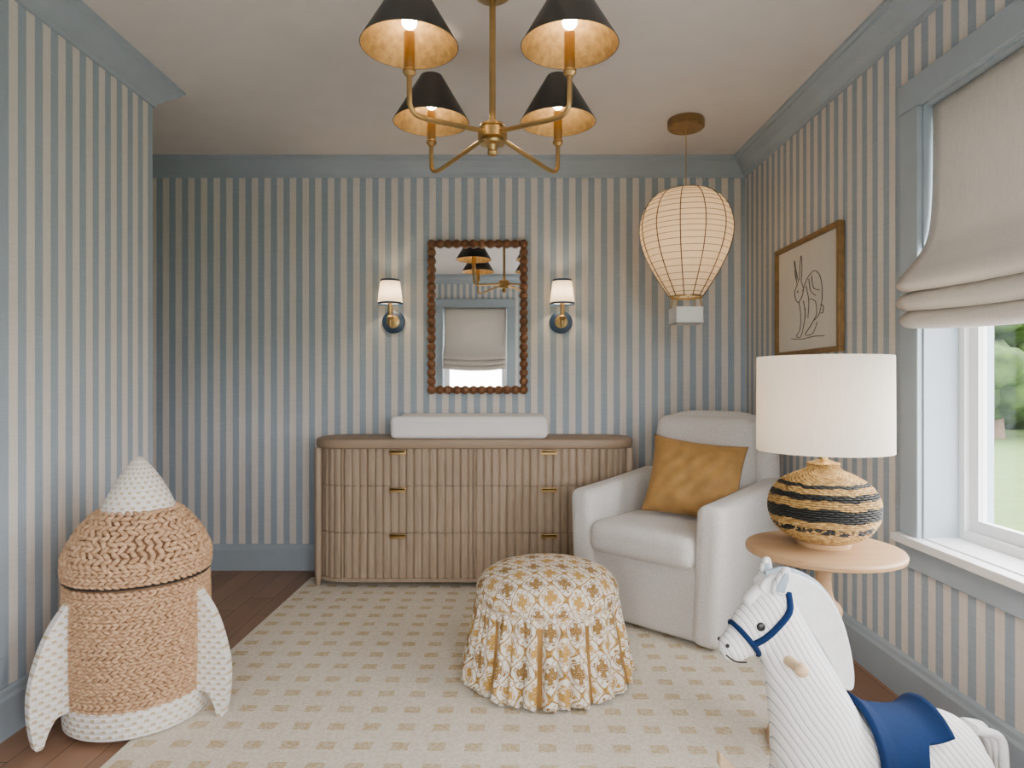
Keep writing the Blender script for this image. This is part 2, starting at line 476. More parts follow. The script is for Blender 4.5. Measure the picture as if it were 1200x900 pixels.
def window(name, loc, rz, w, z0, z1):
    R = root(name, loc, rz); h = w / 2; c = 0.105
    boxes('casing', [(-h - c, -h, -.02, 0, z0, z1), (h, h + c, -.02, 0, z0, z1), (-h - c, h + c, -.026, 0, z1, z1 + c)], M_trim, R, bev=.003)
    boxes('apron', [(-h - c, h + c, -.016, 0, z0 - .12, z0 - .028)], M_trim, R, bev=.003)
    boxes('sill', [(-h - c - .01, h + c + .01, -.05, 0, z0 - .03, z0), (-h, h, -.001, .14, z0 - .010, z0 + .004)], M_white, R, bev=.003)
    boxes('jamb_lining', [(-h, -h + .008, -.0, .25, z0, z1), (h - .008, h, 0, .25, z0, z1), (-h, h, 0, .25, z1 - .008, z1)], M_trim, R)
    a = .035; y0 = .125
    boxes('outer_frame', [(-h, -h + a, y0, y0 + .08, z0, z1), (h - a, h, y0, y0 + .08, z0, z1), (-h + a, h - a, y0 + .001, y0 + .08, z0, z0 + a), (-h + a, h - a, y0 + .001, y0 + .08, z1 - a, z1)], M_white, R)
    s = .042; hh = h - a; zm = (z0 + z1) / 2 + .05
    L = []
    for (b0, b1, yy) in ((z0 + a, zm + s, y0 + .02), (zm, z1 - a, y0 + .045)):
        L += [(-hh, -hh + s, yy, yy + .0245, b0, b1), (hh - s, hh, yy, yy + .0245, b0, b1), (-hh + s, hh - s, yy, yy + .0245, b0, b0 + s), (-hh + s, hh - s, yy, yy + .0245, b1 - s, b1)]
    boxes('sashes', L, M_white, R)
    boxes('glass_panes', [(-hh + s, hh - s, y0 + .031, y0 + .034, z0 + a + s, zm), (-hh + s, hh - s, y0 + .056, y0 + .059, zm + s, z1 - a - s)], M_glass, R)
    ld = bpy.data.lights.new(name + '_portal', 'AREA'); ld.shape = 'RECTANGLE'; ld.size = w; ld.size_y = z1 - z0
    try:
        ld.cycles.is_portal = True
        lo = bpy.data.objects.new('portal', ld); col.objects.link(lo); lo.parent = R
        lo.location = (0, .22, (z0 + z1) / 2); lo.rotation_euler = (radians(-90), 0, 0)
    except Exception as e: print(e)
    return R
window('window_1', (XR, (wy0 + wy1) / 2, 0), -90, wy1 - wy0, wz0, wz1)
window('window_2', ((rx0 + rx1) / 2, YF, 0), 180, rx1 - rx0, wz0, wz1)
window('added_window_3', (XR, (ny0 + ny1) / 2, 0), -90, ny1 - ny0, wz0, wz1)  # unseen window, added to brighten the left wall
window('added_window_4', ((qx0 + qx1) / 2, YF, 0), 180, qx1 - qx0, wz0, wz1)  # another unseen window, added for more daylight inside

SP = [(.03, 2.158), (.03, 1.95), (.024, 1.78), (.004, 1.67), (-.048, 1.59), (-.088, 1.545), (-.100, 1.515), (-.075, 1.499), (-.035, 1.511), (-.058, 1.492), (-.093, 1.472), (-.100, 1.448), (-.072, 1.433), (-.035, 1.446), (-.058, 1.428), (-.084, 1.408), (-.088, 1.388), (-.062, 1.372), (-.02, 1.380), (.0, 1.41)]
def roman(name, loc, rz, w):
    R = root(name, loc, rz); P = cat(SP, 5); n = len(P)
    def f(s, t):
        p = P[int(round(t * (n - 1)))]; low = max(0, (1.7 - p[1]) / .3)
        sag = (1 - (2 * s - 1) ** 2) * .030 * min(low, 1)
        return ((s - .5) * w, p[0] - .006 * low * sin(s * 9), p[1] - sag, s * w, t)
    o = grid('linen_panel', 24, n, f, M_roman, R, closed=False, angle=80)
    sm = o.modifiers.new('th', 'SOLIDIFY'); sm.thickness = .004
    boxes('headrail', [(-w / 2, w / 2, .034, .07, 2.115, 2.16)], M_white, R)
    return R
roman('roman_shade', (XR, (wy0 + wy1) / 2, 0), -90, wy1 - wy0 - .03)
roman('roman_shade.001', ((rx0 + rx1) / 2, YF, 0), 180, rx1 - rx0 - .03)

# ------------------------------------------------------------------ rug
rug = rbox('area_rug', (2.36, 3.3, .012), .005, M_rug, None, (-0.06, 2.27, .0065), (0, 0, radians(-1.2)))

# ------------------------------------------------------------------ dresser
D = root('fluted_dresser', (-0.22, 3.92, 0.0125))
def plan(hw, hd, r, step=.004):
    P = []
    def arc(cx, cy, a0, a1):
        n = max(4, int(r * abs(a1 - a0) / step))
        for i in range(n): a = a0 + (a1 - a0) * i / n; P.append((cx + r * cos(a), cy + r * sin(a)))
    def line(a, b):
        n = max(2, int(sqrt((a[0] - b[0]) ** 2 + (a[1] - b[1]) ** 2) / step))
        for i in range(n): t = i / n; P.append((a[0] + (b[0] - a[0]) * t, a[1] + (b[1] - a[1]) * t))
    line((-hw + r, -hd), (hw - r, -hd)); arc(hw - r, -hd + r, -pi / 2, 0)
    line((hw, -hd + r), (hw, hd - r)); arc(hw - r, hd - r, 0, pi / 2)
    line((hw - r, hd), (-hw + r, hd)); arc(-hw + r, hd - r, pi / 2, pi)
    line((-hw, hd - r), (-hw, -hd + r)); arc(-hw + r, -hd + r, pi, 1.5 * pi)
    return P
def slab(name, hw, hd, r, zs, mat, parent, flute=0, splits=()):
    P = plan(hw, hd, r, .003 if flute else .006); n = len(P); L = [0]
    for i in range(n): a, b = P[i], P[(i + 1) % n]; L.append(L[-1] + sqrt((a[0] - b[0]) ** 2 + (a[1] - b[1]) ** 2))
    V = []
    for z, off in zs:
        for i in range(n):
            a, b = P[i - 1], P[(i + 1) % n]; tx, ty = b[0] - a[0], b[1] - a[1]; l = sqrt(tx * tx + ty * ty) or 1; nx, ny = ty / l, -tx / l
            o = off
            if flute:
                ph = (L[i] / .0440) % 1.0
                o -= flute * (abs(2 * ph - 1)) ** 4
                for sx in splits:
                    if abs(P[i][0] - sx) < .004 and P[i][1] < 0: o -= .014
            V.append((P[i][0] + nx * o, P[i][1] + ny * o, z))
    F = [tuple(reversed(range(n)))]
    for j in range(len(zs) - 1):
        for i in range(n): i2 = (i + 1) % n; F.append((j * n + i, j * n + i2, (j + 1) * n + i2, (j + 1) * n + i))
    F.append(tuple((len(zs) - 1) * n + i for i in range(n)))
    return mk(name, V, F, mat, parent, angle=30)
zs = []
for (a, b) in ((.055, .3125), (.3175, .5785), (.5835, .792)):
    zs += [(a, -.008), (a + .001, 0), (b - .001, 0), (b, -.008)]
slab('tambour_drawers', .905, .196, .17, zs, M_oak, D, flute=.012, splits=(.0,))
slab('top', .93, .212, .18, [(.790, -.012), (.794, -.004), (.802, 0), (.830, 0), (.840, -.004), (.844, -.012)], M_oakx, D)
slab('bottom_rail', .915, .20, .172, [(.035, 0), (.055, 0)], M_oak, D)
pl = []
for sx in (-1, 1):
    for sy in (-1, 1):
        pl.append((sx * .895, sy * .135))
for i, (px_, py_) in enumerate(pl):
    lathe('leg_%d' % (i + 1), [(0, 0), (.012, 0), (.016, .03), (.021, .08), (.021, .791), (0, .791)], M_oak, D, (px_, py_, 0), segs=16)
for cxx in (-.425, .43):
    for zz in (.775, .563, .302):
        rbox('pull', (.092, .022, .018), .004, M_brass, D, (cxx, -.204, zz), k=2)
        rbox('pull_lip', (.092, .006, .026), .002, M_brass, D, (cxx, -.212, zz - .005), k=2)

# changing pad
def padfn(p):
    e = max(0, abs(p.y) / .2 - .45)
    if p.z > 0: p.z += e * .035 - .012 * (1 - (p.y / .2) ** 2)
    return p
CP = root('changing_pad', (-.245, 3.915, .918))
rbox('pad', (.90, .385, .122), .035, M_pad, CP, fn=padfn, k=10)
tubes('seam', [[(x, y, .032) for x, y in [(a[0], a[1]) for a in plan(.4505, .193, .035, .02)]]], .0025, M_pad, CP, cyclic=True)

# ------------------------------------------------------------------ mirror
MR = root('bobbin_mirror', (-.215, YB, 1.590))
hw, hz = .288, .457
boxes('mirror_glass', [(-hw + .01, hw - .01, -.022, -.012, -hz + .01, hz - .01)], M_mirror, MR)
boxes('backing', [(-hw - .005, hw + .005, -.012, -.001, -hz - .005, hz + .005)], M_bob, MR)
boxes('frame_rail', [(-hw - .014, -hw + .016, -.034, -.004, -hz - .014, hz + .014), (hw - .016, hw + .014, -.034, -.004, -hz - .014, hz + .014),
                     (-hw, hw, -.034, -.004, -hz - .014, -hz + .016), (-hw, hw, -.034, -.004, hz - .016, hz + .014)], M_bob, MR, bev=.004)
it = []
def bead(p, r): it.append((Vector(p), Vector((r, 0, 0)), Vector((0, r, 0)), Vector((0, 0, r))))
nz_, nx_ = 17, 11
for i in range(nz_ + 1):
    z = -hz + 2 * hz * i / nz_
    for s in (-1, 1):
        bead((s * hw, -.03, z), .0275)
        if i < nz_:
            zz = z + hz / nz_; it.append((Vector((s * hw, -.03, zz)), Vector((.020, 0, 0)), Vector((0, .02, 0)), Vector((0, 0, .007))))
for i in range(1, nx_):
    x = -hw + 2 * hw * i / nx_
    for s in (-1, 1): bead((x, -.03, s * hz), .0275)
for i in range(nx_):
    x = -hw + 2 * hw * (i + .5) / nx_
    for s in (-1, 1): it.append((Vector((x, -.03, s * hz)), Vector((.007, 0, 0)), Vector((0, .02, 0)), Vector((0, 0, .020))))
blobs('bobbin_beads', it, M_bob, MR, sub=3)

# ------------------------------------------------------------------ sconces
def sconce(name, x):
    R = root(name, (x, YB, 1.56))
    rt = (radians(90), 0, 0)
    lathe('backplate', [(0, .001), (.070, .001), (.073, .006), (.070, .014), (.06, .018), (0, .020)], M_navy, R, rot=rt)
    lathe('backplate_ring', [(.040, .016), (.040, .024), (.018, .030), (0, .030)], M_brass, R, rot=rt, segs=32)
    tubes('arm', [cat([(0, -.02, 0), (0, -.07, -.004), (0, -.108, -.002), (0, -.12, .02), (0, -.12, .08)], 6)], .008, M_brass, R)
    lathe('stem', [(0, -.045), (.009, -.04), (.013, -.02), (.012, .0), (.02, .012), (.024, .02), (.014, .03), (.014, .11), (0, .11)], M_brass, R, (0, -.12, 0), segs=24)
    lathe('shade', [(.076, .098), (.058, .245)], M_shade, R, (0, -.12, 0))
    lathe('shade_trim_bottom', [(.0755, .095), (.0775, .095), (.0765, .107), (.0745, .107), (.0755, .095)], M_navy, R, (0, -.12, 0))
    lathe('shade_trim_top', [(.0585, .236), (.0605, .236), (.059, .248), (.057, .248), (.0585, .236)], M_navy, R, (0, -.12, 0))
    bulb('bulb', .018, 2.4, (1, .76, .48), R, (0, -.12, .165))
sconce('wall_sconce', -.745); sconce('wall_sconce.001', .308)

# ------------------------------------------------------------------ chandelier
CH = root('chandelier', (-.07, 2.35, 0))
lathe('canopy', [(0, H - .001), (.065, H - .001), (.065, H - .02), (.055, H - .028), (.012, H - .034), (0, H - .034)], M_brass, CH)
lathe('rod', [(0, H - .03), (.0115, H - .03), (.0115, 2.10), (0, 2.10)], M_brass, CH, segs=20)
lathe('hub', [(0, 2.115), (.014, 2.115), (.016, 2.098), (.044, 2.096), (.046, 2.088), (.040, 2.085), (.053, 2.078), (.053, 2.045), (.040, 2.040), (.046, 2.036), (.044, 2.026), (.020, 2.022), (.015, 2.005), (.019, 1.998), (.014, 1.988), (0, 1.983)], M_brass, CH)
for i, (dx, dy) in enumerate([(-.25, -.30), (.25, -.30), (-.255, .30), (.255, .30)]):
    k = .04 / sqrt(dx * dx + dy * dy)
    pts = cat([(dx * k, dy * k, 2.062), (dx * .55, dy * .55, 2.035), (dx * .88, dy * .88, 2.018), (dx * .985, dy * .985, 2.035), (dx, dy, 2.075), (dx, dy, 2.16)], 8)
    tubes('arm_%d' % (i + 1), [pts], .0085, M_brass, CH)
    lathe('socket_%d' % (i + 1), [(0, 2.13), (.012, 2.13), (.021, 2.14), (.021, 2.148), (.017, 2.152), (.017, 2.265), (0, 2.265)], M_brass, CH, (dx, dy, 0), segs=24)
    lathe('shade_%d' % (i + 1), [(.151, 2.224), (.153, 2.224), (.044, 2.41), (.042, 2.41)], M_black, CH, (dx, dy, 0), segs=64)
    lathe('shade_lining_%d' % (i + 1), [(.1505, 2.224), (.0415, 2.41)], M_gold_leaf, CH, (dx, dy, 0), segs=64)
    bulb('bulb_%d' % (i + 1), .024, 2.6, (1, .80, .54), CH, (dx, dy, 2.300))

# ------------------------------------------------------------------ balloon lantern
BL = root('hot_air_balloon_pendant', (.927, 3.5, 0))
lathe('canopy', [(0, H - .001), (.092, H - .001), (.096, H - .01), (.096, H - .045), (.088, H - .052), (0, H - .052)], M_frame, BL)
tubes('cord', [[(0, 0, H - .05), (0, 0, 2.20)]], .0025, M_brass, BL)
bp = cat([(.03, 2.205), (.10, 2.198), (.168, 2.165), (.216, 2.105), (.240, 2.025), (.239, 1.955), (.218, 1.872), (.178, 1.785), (.128, 1.70), (.085, 1.635)], 8)
lathe('paper_envelope', [(p[0], p[1]) for p in bp], M_paper, BL, segs=72, angle=80)
M_rib = simple('bamboo_rib', (0.13, 0.075, 0.04), .6)
M_ribp = simple('paper_rib', (0.34, 0.25, 0.16), .8)
tubes('meridian_ribs', [[((p[0] + .0015) * cos(a), (p[0] + .0015) * sin(a), p[1]) for p in bp] for a in [2 * pi * k / 12 + .15 for k in range(12)]], .0026, M_rib, BL, res=2)
rings = []
for p in bp[6::3]:
    rings.append([((p[0] + .0008) * cos(2 * pi * k / 64), (p[0] + .0008) * sin(2 * pi * k / 64), p[1]) for k in range(64)])
tubes('hoop_ribs', rings, .0016, M_ribp, BL, cyclic=True, res=2)
lathe('mouth_ring', [(.083, 1.628), (.087, 1.628), (.087, 1.640), (.083, 1.640), (.083, 1.628)], M_brass, BL)
tubes('basket_ropes', [[(sx * .058, sy * .058, 1.632), (sx * .066, sy * .066, 1.56)] for sx in (-1, 1) for sy in (-1, 1)], .003, M_brass, BL)
b0, b1, q = 1.488, 1.575, .074
boxes('basket', [(-q, q, -q, -q + .005, b0, b1), (-q, q, q - .005, q, b0, b1), (-q, -q + .005, -q, q, b0, b1), (q - .005, q, -q, q, b0, b1), (-q, q, -q, q, b0, b0 + .005)], M_pad, BL, bev=.001)
bulb('bulb', .035, 3.8, (1, .76, .50), BL, (0, 0, 1.97))

# ------------------------------------------------------------------ framed sketch
FR = root('framed_hare_sketch', (XR, 3.25, 1.605), -90)
fw, fh, t = .355, .29, .024
boxes('frame', [(-fw, fw, -.032, -.002, fh - t, fh), (-fw, fw, -.032, -.002, -fh, -fh + t), (-fw, -fw + t, -.032, -.002, -fh + t, fh - t), (fw - t, fw, -.032, -.002, -fh + t, fh - t)], M_frame, FR, bev=.004)
boxes('paper', [(-fw + t, fw - t, -.014, -.003, -fh + t, fh - t)], M_art, FR)
def sk(pts): return [(p[0], -.0155, p[1]) for p in cat([(a, b) for a, b in pts], 6)]
hare = [sk([(-.10, .07), (-.13, .14), (-.135, .20), (-.115, .15), (-.085, .08)]), sk([(-.075, .09), (-.07, .16), (-.055, .21), (-.045, .15), (-.055, .08)]),
        sk([(-.055, .08), (-.03, .04), (-.05, 0.0), (-.09, -.02), (-.12, .0), (-.13, .04), (-.10, .07)]),
        sk([(-.04, .03), (.02, .09), (.09, .11), (.15, .07), (.17, -.02), (.14, -.10), (.08, -.13)]),
        sk([(-.08, -.02), (-.06, -.09), (-.07, -.16), (-.11, -.19), (-.06, -.195), (-.02, -.13), (-.01, -.06)]),
        sk([(.04, -.02), (.10, -.04), (.11, -.10), (.05, -.15), (-.01, -.19), (.07, -.19), (.12, -.14)]),
        sk([(.0, .05), (.03, -.03), (.02, -.11)]), sk([(.15, -.06), (.18, -.07), (.175, -.10), (.15, -.10)]),
        sk([(-.17, -.20), (-.05, -.21), (.08, -.205), (.19, -.21)]), sk([(.06, .09), (.08, .03), (.14, .01)]),
        sk([(.03, .08), (.05, .02), (.10, -.01)]), sk([(-.03, -.02), (-.01, -.09), (-.03, -.15)]), sk([(-.11, .09), (-.115, .13), (-.12, .17)])]
tubes('ink_drawing', hare, .0017, M_ink, FR, res=1)
blobs('ink_eye', [(Vector((-.095, -.0155, .035)), Vector((.006, 0, 0)), Vector((0, .001, 0)), Vector((0, 0, .006)))], M_ink, FR)

# ------------------------------------------------------------------ armchair
AC = root('swivel_armchair', (.875, 3.35, .0), -43.3)
lathe('swivel_base', [(0, .0135), (.33, .0135), (.34, .02), (.34, .030), (.32, .034), (0, .034)], M_peg, AC)
def side(s):
    def fn(p):
        y = p.y
        if p.z > 0:
            p.z += .055 * max(0, min(1, (y + .38) / .7)) ** 1.2 * (p.z / .3)
        p.x += s * .012 * (p.z / .3)
        return p
    return fn
for s, nm in ((-1, 'arm_left'), (1, 'arm_right')):
    rbox(nm, (.135, .735, .615), .045, M_boucle, AC, (s * .335, -.055, .334), fn=side(s), k=10)
rbox('front_apron', (.60, .62, .34), .03, M_boucle, AC, (0, -.085, .200))
def backfn(p):
    zz = (p.z + .45) / .9
    p.y += .09 * zz - .02 * (1 - (p.x / .36) ** 2)
    p.x *= 1 - .11 * zz
    if p.z > .3: p.z -= .10 * (abs(p.x) / .35) ** 4 * (p.z - .3) / .17
    return p
rbox('backrest', (.77, .15, .97), .07, M_boucle, AC, (0, .255, .54), fn=backfn, k=12)
def cushfn(p):
    u = min(1, abs(p.x) / .28); v = min(1, abs(p.y) / .3)
    p.z += (1 if p.z > 0 else -.3) * .022 * (1 - u ** 2) * (1 - v ** 2)
    return p
rbox('seat_cushion', (.555, .62, .15), .05, M_boucle, AC, (0, -.135, .425), fn=cushfn, k=10)
def bcf(p):
    u = min(1, abs(p.x) / .29); v = min(1, abs(p.z) / .26)
    p.y += (-1 if p.y < 0 else 0) * .035 * (1 - u ** 2) * (1 - v ** 2)
    return p
rbox('back_cushion', (.56, .16, .53), .07, M_boucle, AC, (0, .215, .735), (radians(-9), 0, 0), fn=bcf, k=10)

# pillow
TP = root('throw_pillow', (.892, 3.22, .705), -24)
def pillow(name, w, h, th, mat, parent, rot):
    n = 36; V = []; F = []
    for sd in (1, -1):
        for j in range(n + 1):
            for i in range(n + 1):
                u, v = 2 * i / n - 1, 2 * j / n - 1
                k = ((1 - abs(u) ** 2.6) * (1 - abs(v) ** 2.6))
                pin = 1 - .08 * (1 - u * u) * abs(v) ** 3; pin2 = 1 - .08 * (1 - v * v) * abs(u) ** 3
                wr = (.004 * sin(9 * u + 5 * v) + .003 * sin(17 * u - 12 * v)) * k
                V.append((u * w / 2 * pin2, -sd * (th / 2 * max(k, 0) ** .55) + wr * -sd, v * h / 2 * pin))
    m = n + 1
    for sd in (0, 1):
        for j in range(n):
            for i in range(n):
                a = sd * m * m + j * m + i; F.append((a, a + 1, a + m + 1, a + m))
    o = mk(name, V, F, mat, parent, rot=rot, angle=180)
    bm = bmesh.new(); bm.from_mesh(o.data); bmesh.ops.remove_doubles(bm, verts=bm.verts[:], dist=1e-4); bmesh.ops.recalc_face_normals(bm, faces=bm.faces[:]); bm.to_mesh(o.data); bm.free()
    return o
pillow('cover', .46, .40, .14, M_ochre, TP, (radians(-22), radians(6), 0))

# ------------------------------------------------------------------ side table
ST = root('pedestal_side_table', (.995, 2.10, 0.0125))
lathe('top', [(0, .642), (.220, .642), (.232, .638), (.236, .630), (.234, .620), (.220, .614), (0, .610)], M_table, ST, segs=72)
lathe('pedestal', [(p[0], p[1]) for p in cat([(.055, .611), (.040, .60), (.026, .57), (.024, .52), (.032, .475), (.05, .455), (.056, .435), (.05, .415), (.03, .402), (.052, .388), (.062, .362), (.052, .336), (.03, .322), (.055, .305), (.068, .27), (.055, .232), (.032, .215), (.035, .19), (.05, .12), (.075, .07), (.12, .045)], 5)], M_table, ST, segs=40, angle=80)
lathe('foot', [(.0, .045), (.13, .043), (.165, .032), (.17, .015), (.17, .001), (0, .001)], M_table, ST, segs=56)

# ------------------------------------------------------------------ table lamp
TL = root('woven_table_lamp', (.995, 2.10, .655))
lathe('wood_base', [(0, 0), (.078, 0), (.081, .006), (.081, .016), (.074, .022), (0, .024)], M_table, TL)
gp = [(.066, .024), (.105, .034), (.140, .062), (.158, .098), (.161, .135), (.151, .17), (.126, .20), (.088, .222), (.056, .236), (.042, .25), (.044, .262)]
gps = [(p[0], p[1]) for p in cat(gp, 6)]
m, nt, b = newmat('rattan_two_tone')
v, x, y, z = coords(nt, 'Object')
wn = noise(nt, combine(nt, x, y, z * .3), 22, 2)
zz = z + (wn - .5) * .022
d1 = (zz - .120).abs().lt(.019); d2 = (zz - .172).abs().lt(.009); d3 = (zz - .203).abs().lt(.005); d4 = (zz - .070).abs().lt(.009)
dk = (d1 + d2 + d3 + d4 * noise(nt, v, 60, 2).gt(.46)).clamp()
yel = mixc(nt, ((noise(nt, v, 70, 2) - .35) * 3).clamp(), (.26, .14, .035), (.56, .36, .12))
cc = mixc(nt, dk, yel, (.010, .011, .009)); nt.links.new(cc.s, b.inputs['Base Color']); b.inputs['Roughness'].default_value = .6
M_rat = m
lathe('gourd_core', [(r - .004, z) for r, z in gps], M_dark, TL)
L = [0]
for a, b_ in zip(gps, gps[1:]): L.append(L[-1] + sqrt((a[0] - b_[0]) ** 2 + (a[1] - b_[1]) ** 2))
def atl(L, prof, l):
    for i in range(len(L) - 1):
        if L[i + 1] >= l:
            t = (l - L[i]) / (L[i + 1] - L[i]); a, b_ = prof[i], prof[i + 1]
            r = a[0] + (b_[0] - a[0]) * t; z = a[1] + (b_[1] - a[1]) * t
            dr, dz = b_[0] - a[0], b_[1] - a[1]; n = sqrt(dr * dr + dz * dz); return r, z, dr / n, dz / n
    return prof[-1][0], prof[-1][1], 0, 1
def weave(L, prof, pitch, nc, ha, hb, hc, tilt, l0=0, l1=None, jit=0, bycirc=None, alt=True, rph=False):
    items = []; l = l0 + pitch / 2; row = 0; l1 = l1 or L[-1]
    while l < l1:
        r, z, dr, dz = atl(L, prof, l)
        n = nc if not bycirc else max(10, int(2 * pi * r / bycirc))
        ph0 = random.random() if rph else (.5 if (row % 2 and alt) else 0)
        for k in range(n):
            a = 2 * pi * (k + ph0) / n
            T = Vector((-sin(a), cos(a), 0)); S = Vector((dr * cos(a), dr * sin(a), dz)); N = T.cross(S)
            tl = tilt * (1 if row % 2 else -1) + random.uniform(-jit, jit)
            A = T * cos(tl) + S * sin(tl); B = -T * sin(tl) + S * cos(tl)
            sc = (2 * pi * r / n) * ha * random.uniform(1 - jit * .4, 1 + jit * .4)
            p = Vector((r * cos(a), r * sin(a), z)) + N * random.uniform(0, jit * .006)
            items.append((p, A * sc, B * hb, N * hc))
        l += pitch; row += 1
    return items
blobs('rattan_weave', weave(L, gps, .0068, 34, .62, .0038, .0068, 0.0), M_rat, TL, sub=2)
lathe('neck', [(.046, .262), (.03, .27), (.014, .275), (.012, .33), (.014, .335), (.014, .40), (0, .40)], M_brass, TL, segs=24)
lathe('drum_shade', [(.200, .302), (.2015, .302), (.2005, .602), (.199, .602)], M_shade, TL, segs=96)
tubes('shade_spider', [[(0, 0, .56), (.199 * cos(a), .199 * sin(a), .59)] for a in (0, 2 * pi / 3, 4 * pi / 3)], .002, M_brass, TL)
tubes('harp', [[(.0, .0, .40), (0, 0, .56)]], .004, M_brass, TL)
bulb('bulb', .03, 3.5, (1, .80, .56), TL, (0.04, 0, .44))

# ------------------------------------------------------------------ ottoman
OT = root('skirted_ottoman', (.14, 2.634, .0))
tp = cat([(.0, .462), (.09, .459), (.17, .448), (.235, .425), (.272, .392), (.284, .355), (.279, .325), (.270, .312)], 6)
Lt = [0]
for a, b_ in zip(tp, tp[1:]): Lt.append(Lt[-1] + (a - b_).length)
def topf(s, t):
    k = int(round(t * (len(tp) - 1))); r, z = max(tp[k][0], .0005), tp[k][1]; a = 2 * pi * s
    return (r * cos(a), r * sin(a), z, Lt[k] * cos(a), Lt[k] * sin(a))
grid('cushion_top', 80, len(tp), topf, M_otto, OT, angle=80)
NP = 10; A0 = radians(-98)
def valley(a):
    d = ((a - A0) / (2 * pi / NP)) % 1.0; d = min(d, 1 - d) * 2 * pi / NP
    return d
def skf(s, t):
    a = 2 * pi * s; d = valley(a)
    r = .279 + .053 * t ** 1.1
    ph = a * 27 + 2.2 * sin(a * 4 + .4) + 1.2 * sin(a * 9) + .7 * t
    rip = sin(ph) + .35 * sin(2 * ph + 1)
    r += t ** .6 * .014 * rip + .008 * t * sin(a * 11 + 1) + .0035 * sin(a * 62 + sin(a * 7) * 2) * (1 - t)
    r -= (.020 * t ** .6) * math.exp(-(d / .045) ** 4)
    z = .328 - t * .304 + .007 * sin(ph + .6) * t
    return (r * cos(a), r * sin(a), z, a * .345, .5 + z)
o = grid('gathered_skirt', 720, 18, skf, [M_otto, M_ochre], OT, angle=80, matidx=lambda s, t: 1 if valley(2 * pi * s) < .036 and t > .12 else 0)
o.modifiers.new('th', 'SOLIDIFY').thickness = .003
tubes('piping', [[(.281 * cos(2 * pi * k / 90), .281 * sin(2 * pi * k / 90), .326) for k in range(90)]], .004, M_otto, OT, cyclic=True)
lathe('inner_body', [(0, .05), (.24, .05), (.24, .31), (0, .31)], M_dark, OT)
for i, a in enumerate((45, 135, 225, 315)):
    lathe('foot_%d' % (i + 1), [(0, .0135), (.018, .0135), (.022, .06), (0, .06)], M_bob, OT, (.19 * cos(radians(a)), .19 * sin(radians(a)), 0), segs=16)

# ------------------------------------------------------------------ rocket basket
RK = root('woven_rocket_basket', (-1.322, 2.33, 0.0125))
lathe('white_base_band', [(0, .002), (.214, .002), (.227, .012), (.230, .05), (.229, .095), (.222, .100), (.0, .100)], M_weave, RK, segs=72)
bp_ = [(.221, .095), (.225, .2), (.226, .3), (.225, .40), (.222, .49)]
bps = [(p[0], p[1]) for p in cat(bp_, 6)]; Lb = [0]
for a, b_ in zip(bps, bps[1:]): Lb.append(Lb[-1] + sqrt((a[0] - b_[0]) ** 2 + (a[1] - b_[1]) ** 2))
lathe('body_core', [(r - .003, z) for r, z in bps], M_wick, RK)
blobs('braided_body', weave(Lb, bps, .0118, 62, .66, .0064, .0078, .34, jit=.20, rph=True), M_cane, RK, sub=2)
dp = [(.226, .500), (.230, .54), (.219, .585), (.191, .64), (.152, .690), (.112, .722)]
dps = [(p[0], p[1]) for p in cat(dp, 6)]; Ld = [0]
for a, b_ in zip(dps, dps[1:]): Ld.append(Ld[-1] + sqrt((a[0] - b_[0]) ** 2 + (a[1] - b_[1]) ** 2))
lathe('lid_core', [(0, .502)] + [(r - .005, z) for r, z in dps] + [(0, .722)], M_wick, RK)
blobs('braided_lid_band', weave(Ld, dps, .0118, 62, .66, .0064, .0078, .34, l1=.065, jit=.20, rph=True), M_cane, RK, sub=2)
blobs('braided_dome', weave(Ld, dps, .0185, 40, .74, .0085, .010, .62, l0=.058, jit=.5, bycirc=.026, rph=True), M_cane, RK, sub=2)
tubes('lid_rim', [[(.229 * cos(2 * pi * k / 90), .229 * sin(2 * pi * k / 90), .495) for k in range(90)]], .003, M_dark, RK, cyclic=True)
lathe('nose_cone', [(.116, .712), (.121, .716), (.119, .724)] + [(p[0], p[1]) for p in cat([(.112, .735), (.092, .78), (.064, .83), (.032, .875), (.018, .893), (.0, .902)], 5)], M_weave, RK, segs=56, angle=80)
fin = cat([(.215, .44), (.250, .415), (.290, .35), (.322, .26), (.338, .17), (.335, .08), (.320, .004), (.300, .004), (.283, .05), (.260, .085), (.218, .105), (.214, .25)], 6, True)
fin = [(p[0], max(p[1], .002)) for p in fin]
for i, a in enumerate((-6, -125, 113)):
    extr('fin_%d' % (i + 1), fin, .034, M_weave, RK, rot=(0, 0, radians(a)), bev=.010)

# ------------------------------------------------------------------ rocking horse
HR = root('rocking_horse', (.90, 1.60, 0.0125), 7)
ico = bmesh.new(); bmesh.ops.create_icosphere(ico, subdivisions=3, radius=1); ICO = [v.co.copy() for v in ico.verts]; ico.free()
HV, HF = [], []
def cap(p0, r0, p1, r1, sy=1.0):
    b2 = bmesh.new()
    for p, r in ((p0, r0), (p1, r1)):
        for c in ICO: b2.verts.new((p[0] + c.x * r, p[1] + c.y * r * sy, p[2] + c.z * r))
    bmesh.ops.convex_hull(b2, input=b2.verts[:])
    n = len(HV); b2.verts.index_update()
    HV.extend([tuple(v.co) for v in b2.verts])
    HF.extend([tuple(n + v.index for v in f.verts) for f in b2.faces]); b2.free()
cap((-.285, 0, .622), .060, (-.335, 0, .582), .050, .85)
cap((-.300, 0, .592), .058, (-.340, 0, .560), .046, .85)
cap((-.335, 0, .572), .046, (-.378, 0, .538), .038, .9)
cap((-.275, 0, .60), .060, (-.215, 0, .46), .080, .85)
cap((-.215, 0, .46), .080, (-.165, 0, .31), .112, .95)
cap((-.165, 0, .285), .112, (.02, 0, .245), .098)
cap((.02, 0, .245), .098, (.145, 0, .245), .108)
